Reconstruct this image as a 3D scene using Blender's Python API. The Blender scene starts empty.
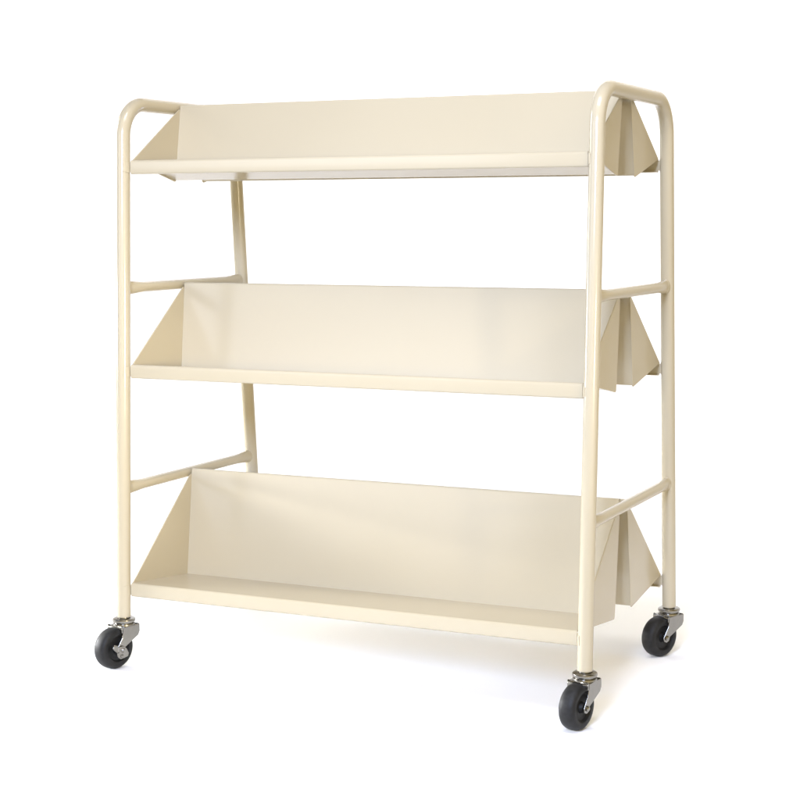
import bpy, bmesh, math
from mathutils import Vector, Matrix

S = bpy.context.scene
COL = S.collection

# ------------------------------------------------------------------ sizes (metres)
ZT = 1.07          # centre line of the top rails
L = 0.4727         # posts stand at x = +-L
DT, DB, ZB = 0.1877, 0.2399, 0.0953   # half depth of the frame at the top / at the post foot, height of the foot
CROSS = (0.3432, 0.7245)              # crossbar heights
E = 0.458          # outer face of the shelf end panels
R = 0.0132         # tube radius
LIP = 0.0235       # lip height
# lip top z, drop of the tray to its back, back y at foot, back y at top, back top z
LEVELS = ((0.9628, 0.0346, 0.0471, 0.0234, 1.0731),
          (0.5792, 0.0288, 0.0470, 0.0274, 0.7270),
          (0.1596, 0.0210, 0.0468, 0.0203, 0.3504))
T = 0.0016         # sheet thickness


def D(z):
    return DT + (DB - DT) * (ZT - z) / (ZT - ZB)


# ------------------------------------------------------------------ materials
def new_mat(name):
    m = bpy.data.materials.new(name)
    m.use_nodes = True
    nt = m.node_tree
    return m, nt, nt.nodes['Principled BSDF']


def noise(nt, scale, detail=2.0, coord='Object'):
    tc = nt.nodes.new('ShaderNodeTexCoord')
    n = nt.nodes.new('ShaderNodeTexNoise')
    n.inputs['Scale'].default_value = scale
    n.inputs['Detail'].default_value = detail
    nt.links.new(tc.outputs[coord], n.inputs['Vector'])
    return n


def ramp(nt, src, lo, hi, c0, c1):
    r = nt.nodes.new('ShaderNodeValToRGB')
    r.color_ramp.interpolation = 'EASE'
    r.color_ramp.elements[0].position = lo
    r.color_ramp.elements[1].position = hi
    r.color_ramp.elements[0].color = c0
    r.color_ramp.elements[1].color = c1
    nt.links.new(src, r.inputs['Fac'])
    return r


def paint_material():
    m, nt, b = new_mat('cream_powder_coat')
    n = noise(nt, 4.0, 1.0)
    c = ramp(nt, n.outputs['Fac'], 0.1, 0.9, (0.462, 0.403, 0.286, 1), (0.476, 0.417, 0.298, 1))
    nt.links.new(c.outputs['Color'], b.inputs['Base Color'])
    r = ramp(nt, noise(nt, 6.0, 1.0).outputs['Fac'], 0.1, 0.9, (.13, .13, .13, 1), (.18, .18, .18, 1))
    nt.links.new(r.outputs['Color'], b.inputs['Roughness'])
    b.inputs['Specular IOR Level'].default_value = 0.6
    wave = noise(nt, 3.5, 1.0)                     # slow waviness of thin sheet
    b1 = nt.nodes.new('ShaderNodeBump')
    b1.inputs['Strength'].default_value = 0.15
    b1.inputs['Distance'].default_value = 0.02
    nt.links.new(wave.outputs['Fac'], b1.inputs['Height'])
    peel = noise(nt, 420.0, 1.0)                   # orange peel of the coating
    b2 = nt.nodes.new('ShaderNodeBump')
    b2.inputs['Strength'].default_value = 0.10
    b2.inputs['Distance'].default_value = 0.0006
    nt.links.new(peel.outputs['Fac'], b2.inputs['Height'])
    nt.links.new(b1.outputs['Normal'], b2.inputs['Normal'])
    nt.links.new(b2.outputs['Normal'], b.inputs['Normal'])
    return m


def metal_material(name, col, rough):
    m, nt, b = new_mat(name)
    b.inputs['Metallic'].default_value = 1.0
    n = noise(nt, 70.0, 2.0)
    c = ramp(nt, n.outputs['Fac'], 0.2, 0.8, [x * .85 for x in col] + [1], list(col) + [1])
    nt.links.new(c.outputs['Color'], b.inputs['Base Color'])
    r = ramp(nt, n.outputs['Fac'], 0.3, 0.7, [rough * .85] * 3 + [1], [rough * 1.15] * 3 + [1])
    nt.links.new(r.outputs['Color'], b.inputs['Roughness'])
    return m


def rubber_material(name, c0, c1, rough):
    m, nt, b = new_mat(name)
    n = noise(nt, 90.0, 5.0)
    c = ramp(nt, n.outputs['Fac'], 0.35, 0.7, c0, c1)
    nt.links.new(c.outputs['Color'], b.inputs['Base Color'])
    b.inputs['Roughness'].default_value = rough
    b.inputs['Specular IOR Level'].default_value = 0.32
    bp = nt.nodes.new('ShaderNodeBump')
    bp.inputs['Strength'].default_value = 0.15
    bp.inputs['Distance'].default_value = 0.001
    nt.links.new(noise(nt, 600.0).outputs['Fac'], bp.inputs['Height'])
    nt.links.new(bp.outputs['Normal'], b.inputs['Normal'])
    return m


PAINT = paint_material()
STEEL = metal_material('zinc_plated_steel', (0.30, 0.288, 0.262), 0.225)
RUBBER = rubber_material('grey_rubber', (0.009, 0.009, 0.0095, 1), (0.016, 0.016, 0.017, 1), 0.55)
HUB = rubber_material('black_plastic', (0.005, 0.005, 0.005, 1), (0.009, 0.009, 0.009, 1), 0.5)


def backdrop_material():
    m, nt, b = new_mat('white_studio_paper')
    n = noise(nt, 2.0, 2.0)
    c = ramp(nt, n.outputs['Fac'], 0.3, 0.7, (0.93,0.93,0.93, 1), (0.94,0.94,0.94, 1))
    nt.links.new(c.outputs['Color'], b.inputs['Base Color'])
    b.inputs['Roughness'].default_value = 0.95
    b.inputs['Specular IOR Level'].default_value = 0.0
    return m


PAPER = backdrop_material()


# ------------------------------------------------------------------ mesh helpers
def link(name, bm, mat, parent=None, sharp=32, bevel=0.0):
    bmesh.ops.remove_doubles(bm, verts=bm.verts, dist=1e-6)
    bmesh.ops.recalc_face_normals(bm, faces=bm.faces)
    for f in bm.faces:
        f.smooth = True
    for e in bm.edges:
        if len(e.link_faces) == 2:
            e.smooth = e.calc_face_angle(0) < math.radians(sharp)
    me = bpy.data.meshes.new(name)
    bm.to_mesh(me)
    bm.free()
    me.materials.append(mat)
    o = bpy.data.objects.new(name, me)
    COL.objects.link(o)
    if parent:
        o.parent = parent
    if bevel:
        md = o.modifiers.new('edge_rounding', 'BEVEL')
        md.width = bevel
        md.segments = 2
        md.limit_method = 'ANGLE'
        md.angle_limit = math.radians(40)
    return o


def fillet(pts, radius, seg=12):
    out = [pts[0]]
    for a, b, c in zip(pts, pts[1:], pts[2:]):
        u, v = (a - b).normalized(), (c - b).normalized()
        half = u.angle(v) / 2
        t = radius / math.tan(half)
        ctr = b + (u + v).normalized() * (radius / math.sin(half))
        p, q = b + u * t - ctr, b + v * t - ctr
        ang = p.angle(q)
        ax = p.cross(q).normalized()
        for i in range(seg + 1):
            out.append(ctr + Matrix.Rotation(ang * i / seg, 3, ax) @ p)
    out.append(pts[-1])
    return out


def tube(bm, path, ra, rb=None, n=28, prof=None, cap=True):
    """sweep an ellipse along path; prof gives (scale_a, scale_b) per point"""
    rb = rb or ra
    rings = []
    ref = Vector((1, 0, 0))
    for i, p in enumerate(path):
        d = (path[min(i + 1, len(path) - 1)] - path[max(i - 1, 0)]).normalized()
        u = (ref - d * ref.dot(d)).normalized()
        v = d.cross(u)
        sa, sb = prof[i] if prof else (1, 1)
        rings.append([bm.verts.new(p + u * ra * sa * math.cos(2 * math.pi * k / n) + v * rb * sb * math.sin(2 * math.pi * k / n)) for k in range(n)])
    for A, B in zip(rings, rings[1:]):
        for k in range(n):
            bm.faces.new((A[k], A[(k + 1) % n], B[(k + 1) % n], B[k]))
    if cap:
        bm.faces.new(rings[0])
        bm.faces.new(rings[-1])


def lathe(bm, prof, axis='Z', origin=(0, 0, 0), n=40):
    """prof: list of (radius, height) revolved about the axis"""
    o = Vector(origin)
    rings = []
    for r, h in prof:
        ring = []
        for k in range(n):
            a = 2 * math.pi * k / n
            c, s = r * math.cos(a), r * math.sin(a)
            ring.append(bm.verts.new(o + (Vector((c, s, h)) if axis == 'Z' else Vector((h, c, s)))))
        rings.append(ring)
    for A, B in zip(rings, rings[1:]):
        for k in range(n):
            bm.faces.new((A[k], A[(k + 1) % n], B[(k + 1) % n], B[k]))
    bm.faces.new(rings[0])
    bm.faces.new(rings[-1])


def prism(bm, poly, x0, x1):
    """extrude a (y, z) polygon from x0 to x1"""
    a = [bm.verts.new((x0, y, z)) for y, z in poly]
    b = [bm.verts.new((x1, y, z)) for y, z in poly]
    n = len(poly)
    for k in range(n):
        bm.faces.new((a[k], a[(k + 1) % n], b[(k + 1) % n], b[k]))
    bm.faces.new(a)
    bm.faces.new(b)


def offset_outline(path, t):
    """closed outline of a sheet of thickness t whose one face follows path (y, z)"""
    n = []
    P = [Vector((0, y, z)) for y, z in path]
    for i in range(len(P)):
        d0 = (P[i] - P[i - 1]).normalized() if i else None
        d1 = (P[i + 1] - P[i]).normalized() if i < len(P) - 1 else None
        if d0 is None:
            d0 = d1
        if d1 is None:
            d1 = d0
        n0 = Vector((0, -d0.z, d0.y))
        n1 = Vector((0, -d1.z, d1.y))
        m = (n0 + n1).normalized()
        n.append(P[i] + m * t / max(0.5, m.dot(n0)))
    return [(p.y, p.z) for p in P] + [(p.y, p.z) for p in reversed(n)]


def empty(name, parent=None, loc=(0, 0, 0), rz=0.0):
    o = bpy.data.objects.new(name, None)
    o.empty_display_size = 0.05
    COL.objects.link(o)
    o.location = loc
    o.rotation_euler = (0, 0, rz)
    if parent:
        o.parent = parent
    return o


# ------------------------------------------------------------------ the cart
cart = empty('book_cart')
cart['label'] = 'cream painted steel double-sided book cart with three sloping shelf levels on black casters'
cart['category'] = 'book cart'


def foot(sx, sy, z):
    return Vector((sx * L, sy * D(z), z))


def side_frame(sx):
    bm = bmesh.new()
    path = fillet([foot(sx, -1, ZB), foot(sx, -1, ZT), foot(sx, 1, ZT), foot(sx, 1, ZB)], 0.066, 16)
    tube(bm, path, R)
    o = link('side_frame', bm, PAINT, cart)
    for z in CROSS:
        bm = bmesh.new()
        a, b = foot(sx, -1, z), foot(sx, 1, z)
        n = 160
        pts, prof = [], []
        ln = (b - a).length
        for i in range(n + 1):
            s = i / n
            pts.append(a.lerp(b, s))
            e = min(s, 1 - s) * ln                 # the tube ends are pressed into tall flat ends
            k = max(0.0, min(1.0, 1 - (e - 0.012) / 0.055))
            k = k * k * (3 - 2 * k)
            wd = 0.10 * max(0.0, min(1.0, 1 - (e - R - 0.0005) / 0.004))   # weld fillet
            prof.append((1 - 0.25 * k + wd * 1.6, 1 + 0.30 * k + wd))
        tube(bm, pts, 0.0098, 0.0098, 24, prof)
        link('crossbar', bm, PAINT, o)
    return o


for s in (-1, 1):
    side_frame(s)


def shelf(level, sy):
    zl, drop, gb, gt, zt = LEVELS[level]
    if sy > 0 and level:
        zt -= 0.007                                # the rear trays sit a touch lower
    yl = D(zl) - 0.0019
    A = Vector((0, -yl, zl))
    B = Vector((0, -gb, zl - drop))
    C = Vector((0, -gt, zt))
    lipend = Vector((0, -yl, zl - LIP))
    ret = Vector((0, -yl + 0.007, zl - LIP))       # small return under the lip
    hem = Vector((0, -gt + 0.005, zt))
    hem2 = Vector((0, -gt + 0.004, zt - 0.010))
    raw = [hem2, hem, C, B, A, lipend, ret]
    # round every bend
    pts = [raw[0]]
    for i in range(1, len(raw) - 1):
        a, b, c = raw[i - 1], raw[i], raw[i + 1]
        rad = 0.0016 if i in (1, 2) else (0.003 if i in (3, 4) else 0.0018)
        rad = min(rad, (a - b).length * .45, (c - b).length * .45)
        f = fillet([a, b, c], rad, 5)
        pts += f[1:-1]
    pts.append(raw[-1])
    path = [(p.y, p.z) for p in pts]
    outline = offset_outline(path, -T)
    if sy > 0:
        outline = [(-y, z) for y, z in outline]
    bm = bmesh.new()
    prism(bm, outline, -(E - T), E - T)
    # the lip runs on past the end panels to the posts
    # and a weld tab laps round the face of each post
    y0, y1 = -yl, -yl + T
    for sx in (-1, 1):
        poly = [(y0, zl - 0.003), (y1, zl - 0.003), (y1, zl - LIP + 0.002), (y0, zl - LIP + 0.002)]
        if sy > 0:
            poly = [(-y, z) for y, z in poly]
        prism(bm, poly, sx * (E - T), sx * (L - 0.004))
        zc = zl - LIP / 2
        yc = -D(zc)
        rr = R + 0.0011
        a0, a1, na = math.radians(-4), math.radians(56), 10
        ring = []
        for i in range(na + 1):
            a = a0 + (a1 - a0) * i / na
            hh = (LIP / 2 - 0.0005) * (1 - 0.30 * i / na)
            for r_, z_ in ((rr, hh), (rr, -hh), (R - .002, -hh), (R - .002, hh)):
                x = sx * (L - r_ * math.cos(a))
                y = yc - r_ * math.sin(a)
                y -= (DB - DT) / (ZT - ZB) * -z_ * 1.0
                ring.append(bm.verts.new((x, y if sy < 0 else -y, zc + z_)))
        for i in range(na):
            for k in range(4):
                p, q = i * 4 + k, i * 4 + (k + 1) % 4
                bm.faces.new((ring[p], ring[q], ring[q + 4], ring[p + 4]))
        bm.faces.new(ring[:4])
        bm.faces.new(ring[-4:])
    o = link('shelf', bm, PAINT, cart)
    # triangular end panels
    for sx in (-1, 1):
        bm = bmesh.new()
        tri = [Vector((0, -yl + 0.004, zl - 0.001)), B + Vector((0, 0.0008, -0.0030)), C + Vector((0, 0.0008, -0.002))]
        f = []
        for i, rad in ((0, 0.002), (1, 0.005), (2, 0.004)):
            a, b, c = tri[i - 1], tri[i], tri[(i + 1) % 3]
            f += fillet([a, b, c], rad, 5)[1:-1]
        poly = [((p.y if sy < 0 else -p.y), p.z) for p in f]
        prism(bm, poly, sx * (E - T + 0.0001), sx * (E + 0.0005))
        link('end_panel', bm, PAINT, o, bevel=0.0006)
    return o


for lv in range(3):
    for sy in (-1, 1):
        shelf(lv, sy)


# ------------------------------------------------------------------ casters
WR, WW, TRAIL = 0.0395, 0.0310, 0.028


def caster(sx, sy, turn, brake=False):
    p = foot(sx, sy, ZB)
    c = empty('caster', cart, (p.x, p.y, 0), -math.radians(turn))
    # swivel head: stem, two raceway rings
    bm = bmesh.new()
    lathe(bm, [(0.0, ZB + .012), (.0096, ZB + .012), (.0100, ZB + .001), (.0105, ZB - .0022), (.0190, ZB - .0026), (.0212, ZB - .0040),
               (.0218, ZB - .0064), (.0212, ZB - .0088), (.0186, ZB - .0096), (.0182, ZB - .0118),
               (.0208, ZB - .0124), (.0214, ZB - .0150), (.0214, ZB - .0196), (.0, ZB - .0196)])
    link('swivel_head', bm, STEEL, c)
    # fork: crown plate and two tapered legs
    bm = bmesh.new()
    top = ZB - .0195
    gap = WW / 2 + 0.0028
    th = 0.0026
    for s in (-1, 1):
        poly = [(.0205, top + .004), (.0205, top - .010), (.0165, top - .0175), (-TRAIL + .0092, WR + .001), (-TRAIL + .0066, WR - .0066), (-TRAIL, WR - .0092),
                (-TRAIL - .0066, WR - .0066), (-TRAIL - .0090, WR + .001), (-.0235, top - .016), (-.0215, top - .008), (-.0215, top + .004)]
        prism(bm, poly, s * gap, s * (gap + th))
    prism(bm, [(.0205, top + .004), (.0205, top + .001), (-.0215, top + .001), (-.0215, top + .004)], -gap, gap)
    prism(bm, [(-.0215, top + .004), (-.0215, top - .005), (-.0240, top - .007), (-.0240, top + .002)], -gap - th, gap + th)
    link('fork', bm, STEEL, c, bevel=0.0012)
    for s in (-1, 1):
        bm = bmesh.new()
        lathe(bm, [(0.0, s * (gap + th + .0042)), (.0030, s * (gap + th + .0040)), (.0048, s * (gap + th + .0024)), (.0050, s * (gap + th - .0004)), (0, s * (gap + th - .0004))],
              'X', (0, -TRAIL, WR), 12)
        link('axle_bolt', bm, STEEL, c, sharp=25)
    # wheel: rubber tyre and dark dished hub
    h = WW / 2
    bm = bmesh.new()
    half = [(WR - .0150, h - .0025), (WR - .0140, h - .0008), (WR - .0090, h), (WR - .0055, h - .0008), (WR - .0028, h - .0030), (WR - .0010, h - .0065), (WR - .0002, h - .0105)]
    prof = [(r, z) for r, z in half] + [(WR, 0)] + [(r, -z) for r, z in reversed(half)]
    lathe(bm, [(WR - .017, h - .006)] + prof + [(WR - .017, -h + .006)], 'X', (0, -TRAIL, WR), 56)
    w = link('wheel', bm, RUBBER, c, sharp=50)
    bm = bmesh.new()
    lathe(bm, [(0, h + .001), (.0085, h + .001), (.0092, h - .003), (.0110, h - .0075), (WR - .0175, h - .0065), (WR - .0148, h - .0030),
               (WR - .0148, -h + .0030), (WR - .0175, -h + .0065), (.0110, -h + .0075), (.0092, -h + .003), (.0085, -h - .001), (0, -h - .001)],
          'X', (0, -TRAIL, WR), 40)
    link('hub', bm, HUB, c)
    if brake:
        # side lever that clamps the wheel: pivot plate, bent arm and rounded thumb tab
        bm = bmesh.new()
        x0 = gap + th + .0008
        poly = [(-TRAIL + .016, WR - .010), (-TRAIL + .014, WR - .016), (-TRAIL - .004, WR - .0185), (-TRAIL - .011, WR - .012),
                (-TRAIL - .0130, WR - .002), (-TRAIL - .006, WR + .007), (-TRAIL + .005, WR + .006), (-TRAIL + .012, WR - .001)]
        prism(bm, poly, x0, x0 + .0028)
        path = [Vector((x0 + .002, -TRAIL - .008, WR - .002)), Vector((x0 + .006, -TRAIL - .013, WR + .002)),
                Vector((x0 + .009, -TRAIL - .021, WR + .008)), Vector((x0 + .010, -TRAIL - .027, WR + .013))]
        tube(bm, path, .0024, .0058, 16, [(1, .8), (1, 1), (1, 1.05), (.8, .7)])
        link('brake_lever', bm, STEEL, c, bevel=0.0008)
        for yy, zz, rr in ((0.002, -.002, .0044), (-.001, -.0125, .0034)):
            bm = bmesh.new()
            lathe(bm, [(0, x0 + .0062), (rr * .7, x0 + .0056), (rr, x0 + .0036), (rr, x0 + .002), (0, x0 + .002)], 'X', (0, -TRAIL + yy, WR + zz), 14)
            link('lever_rivet', bm, STEEL, c)
    return c


caster(-1, -1, 12, True)
caster(1, -1, 10)
caster(1, 1, 25)
caster(-1, 1, 190)

# ------------------------------------------------------------------ seamless white paper sweep
bm = bmesh.new()
prof = [(-7.0, 0.0), (-3.0, 0.0), (0.0, 0.0), (3.2, 0.0)]
for i in range(1, 17):
    a = math.radians(90 * i / 16)
    prof.append((3.2 + 1.2 * math.sin(a), 1.2 - 1.2 * math.cos(a)))
prof += [(4.4, 3.0), (4.4, 5.5)]
rows = [[bm.verts.new((x, y, z)) for x in (-18, -7, -2, 0.8, 4.0)] for y, z in prof]
for A, B in zip(rows, rows[1:]):
    for k in range(4):
        bm.faces.new((A[k], A[k + 1], B[k + 1], B[k]))
sweep = link('ground', bm, PAPER)
sweep['kind'] = 'structure'

# ------------------------------------------------------------------ lights
w = bpy.data.worlds.new('World')
S.world = w
w.use_nodes = True
bg = w.node_tree.nodes['Background']
wt = w.node_tree
wtc = wt.nodes.new('ShaderNodeTexCoord')


def lobe(direction, color):
    # soft studio surround, brightest towards one direction
    d = wt.nodes.new('ShaderNodeVectorMath')
    d.operation = 'DOT_PRODUCT'
    d.inputs[1].default_value = direction
    wt.links.new(wtc.outputs['Generated'], d.inputs[0])
    m = wt.nodes.new('ShaderNodeMath')
    m.operation = 'MAXIMUM'
    m.inputs[1].default_value = 0.0
    wt.links.new(d.outputs['Value'], m.inputs[0])
    c = wt.nodes.new('ShaderNodeVectorMath')
    c.operation = 'SCALE'
    c.inputs[0].default_value = color
    wt.links.new(m.outputs[0], c.inputs['Scale'])
    return c


wt.links.new(lobe((0.7, -0.7, 0), (1.34, 1.06, 0.5)).outputs[0], bg.inputs['Color'])
bg.inputs['Strength'].default_value = 1.0


def area(name, loc, target, sx, sy, power, color=(1, 1, 1), spread=180):
    d = bpy.data.lights.new(name, 'AREA')
    d.shape = 'RECTANGLE'
    d.size, d.size_y = sx, sy
    d.energy = power
    d.spread = math.radians(spread)
    d.color = color
    o = bpy.data.objects.new(name, d)
    COL.objects.link(o)
    o.location = loc
    o.rotation_euler = (Vector(target) - Vector(loc)).to_track_quat('-Z', 'Y').to_euler()
    return o


area('camera_softbox', (0.8, -3.4, 1.9), (0, 0, 0.7), 0.9, 0.9, 23.11, (0.528, 0.657, 1.000), 60)
area('left_front_softbox', (-2.1, -3.6, 1.5), (0, 0, 0.6), 1.8, 1.3, 4.17, (0.872, 0.897, 1.000), 90)
area('left_softbox', (-3.5, 0.0, 1.6), (0, 0, 0.5), 1.6, 1.6, 68.48, (1.000, 1.000, 0.906), 180)
area('added_low_left_fill', (-3.4, -0.5, 0.60), (0.35, 0, -0.05), 1.6, 0.4, 9.42, (0.955, 0.966, 1.000), 24)  # added grazing fill, lifts the shade on the floor under the cart
area('added_wall_wash', (-2.6, 1.6, 4.2), (-3.0, 4.4, 2.2), 5.0, 0.8, 211.86, (0.758, 0.818, 1.000), 180)  # added lamp, brings the paper backdrop up to white
area('added_right_fill', (4.2, -2.75, 0.75), (-0.56, -0.12, 0.55), 0.3, 0.3, 0.94, (1.000, 0.886, 0.636), 15)  # added narrow fill, brightens the inner faces of the left end panels
area('added_floor_fill', (0.8, -1.4, 3.4), (0.65, 0.30, 0), 1.6, 1.0, 14.45, (0.919, 0.926, 1.000), 78)  # added lamp overhead, whitens the floor towards the right end

# ------------------------------------------------------------------ camera
cd = bpy.data.cameras.new('camera')
cam = bpy.data.objects.new('camera', cd)
COL.objects.link(cam)
cd.sensor_fit = 'HORIZONTAL'
cd.sensor_width = 36.0
cd.lens = 1573.62 / 800 * 36.0
cd.shift_x = (400 - 499.75) / 800
cd.shift_y = (427.36 - 400) / 800
cd.clip_start = 0.05
cd.clip_end = 200
yaw, pitch, roll = 0.4061, 0.1336, 0.0029
f = Vector((-math.sin(yaw) * math.cos(pitch), math.cos(yaw) * math.cos(pitch), -math.sin(pitch)))
r0 = Vector((math.cos(yaw), math.sin(yaw), 0))
u0 = r0.cross(f)
r = r0 * math.cos(roll) - u0 * math.sin(roll)
u = r0 * math.sin(roll) + u0 * math.cos(roll)
M = Matrix((r, u, -f)).transposed().to_4x4()
M.translation = Vector((1.3624, -2.6708, 0.8581))
cam.matrix_world = M
S.camera = cam

S.view_settings.view_transform = 'Standard'
S.view_settings.look = 'None'
S.view_settings.exposure = 0
S.cycles.use_denoising = True
S.cycles.max_bounces = 10
S.cycles.diffuse_bounces = 6
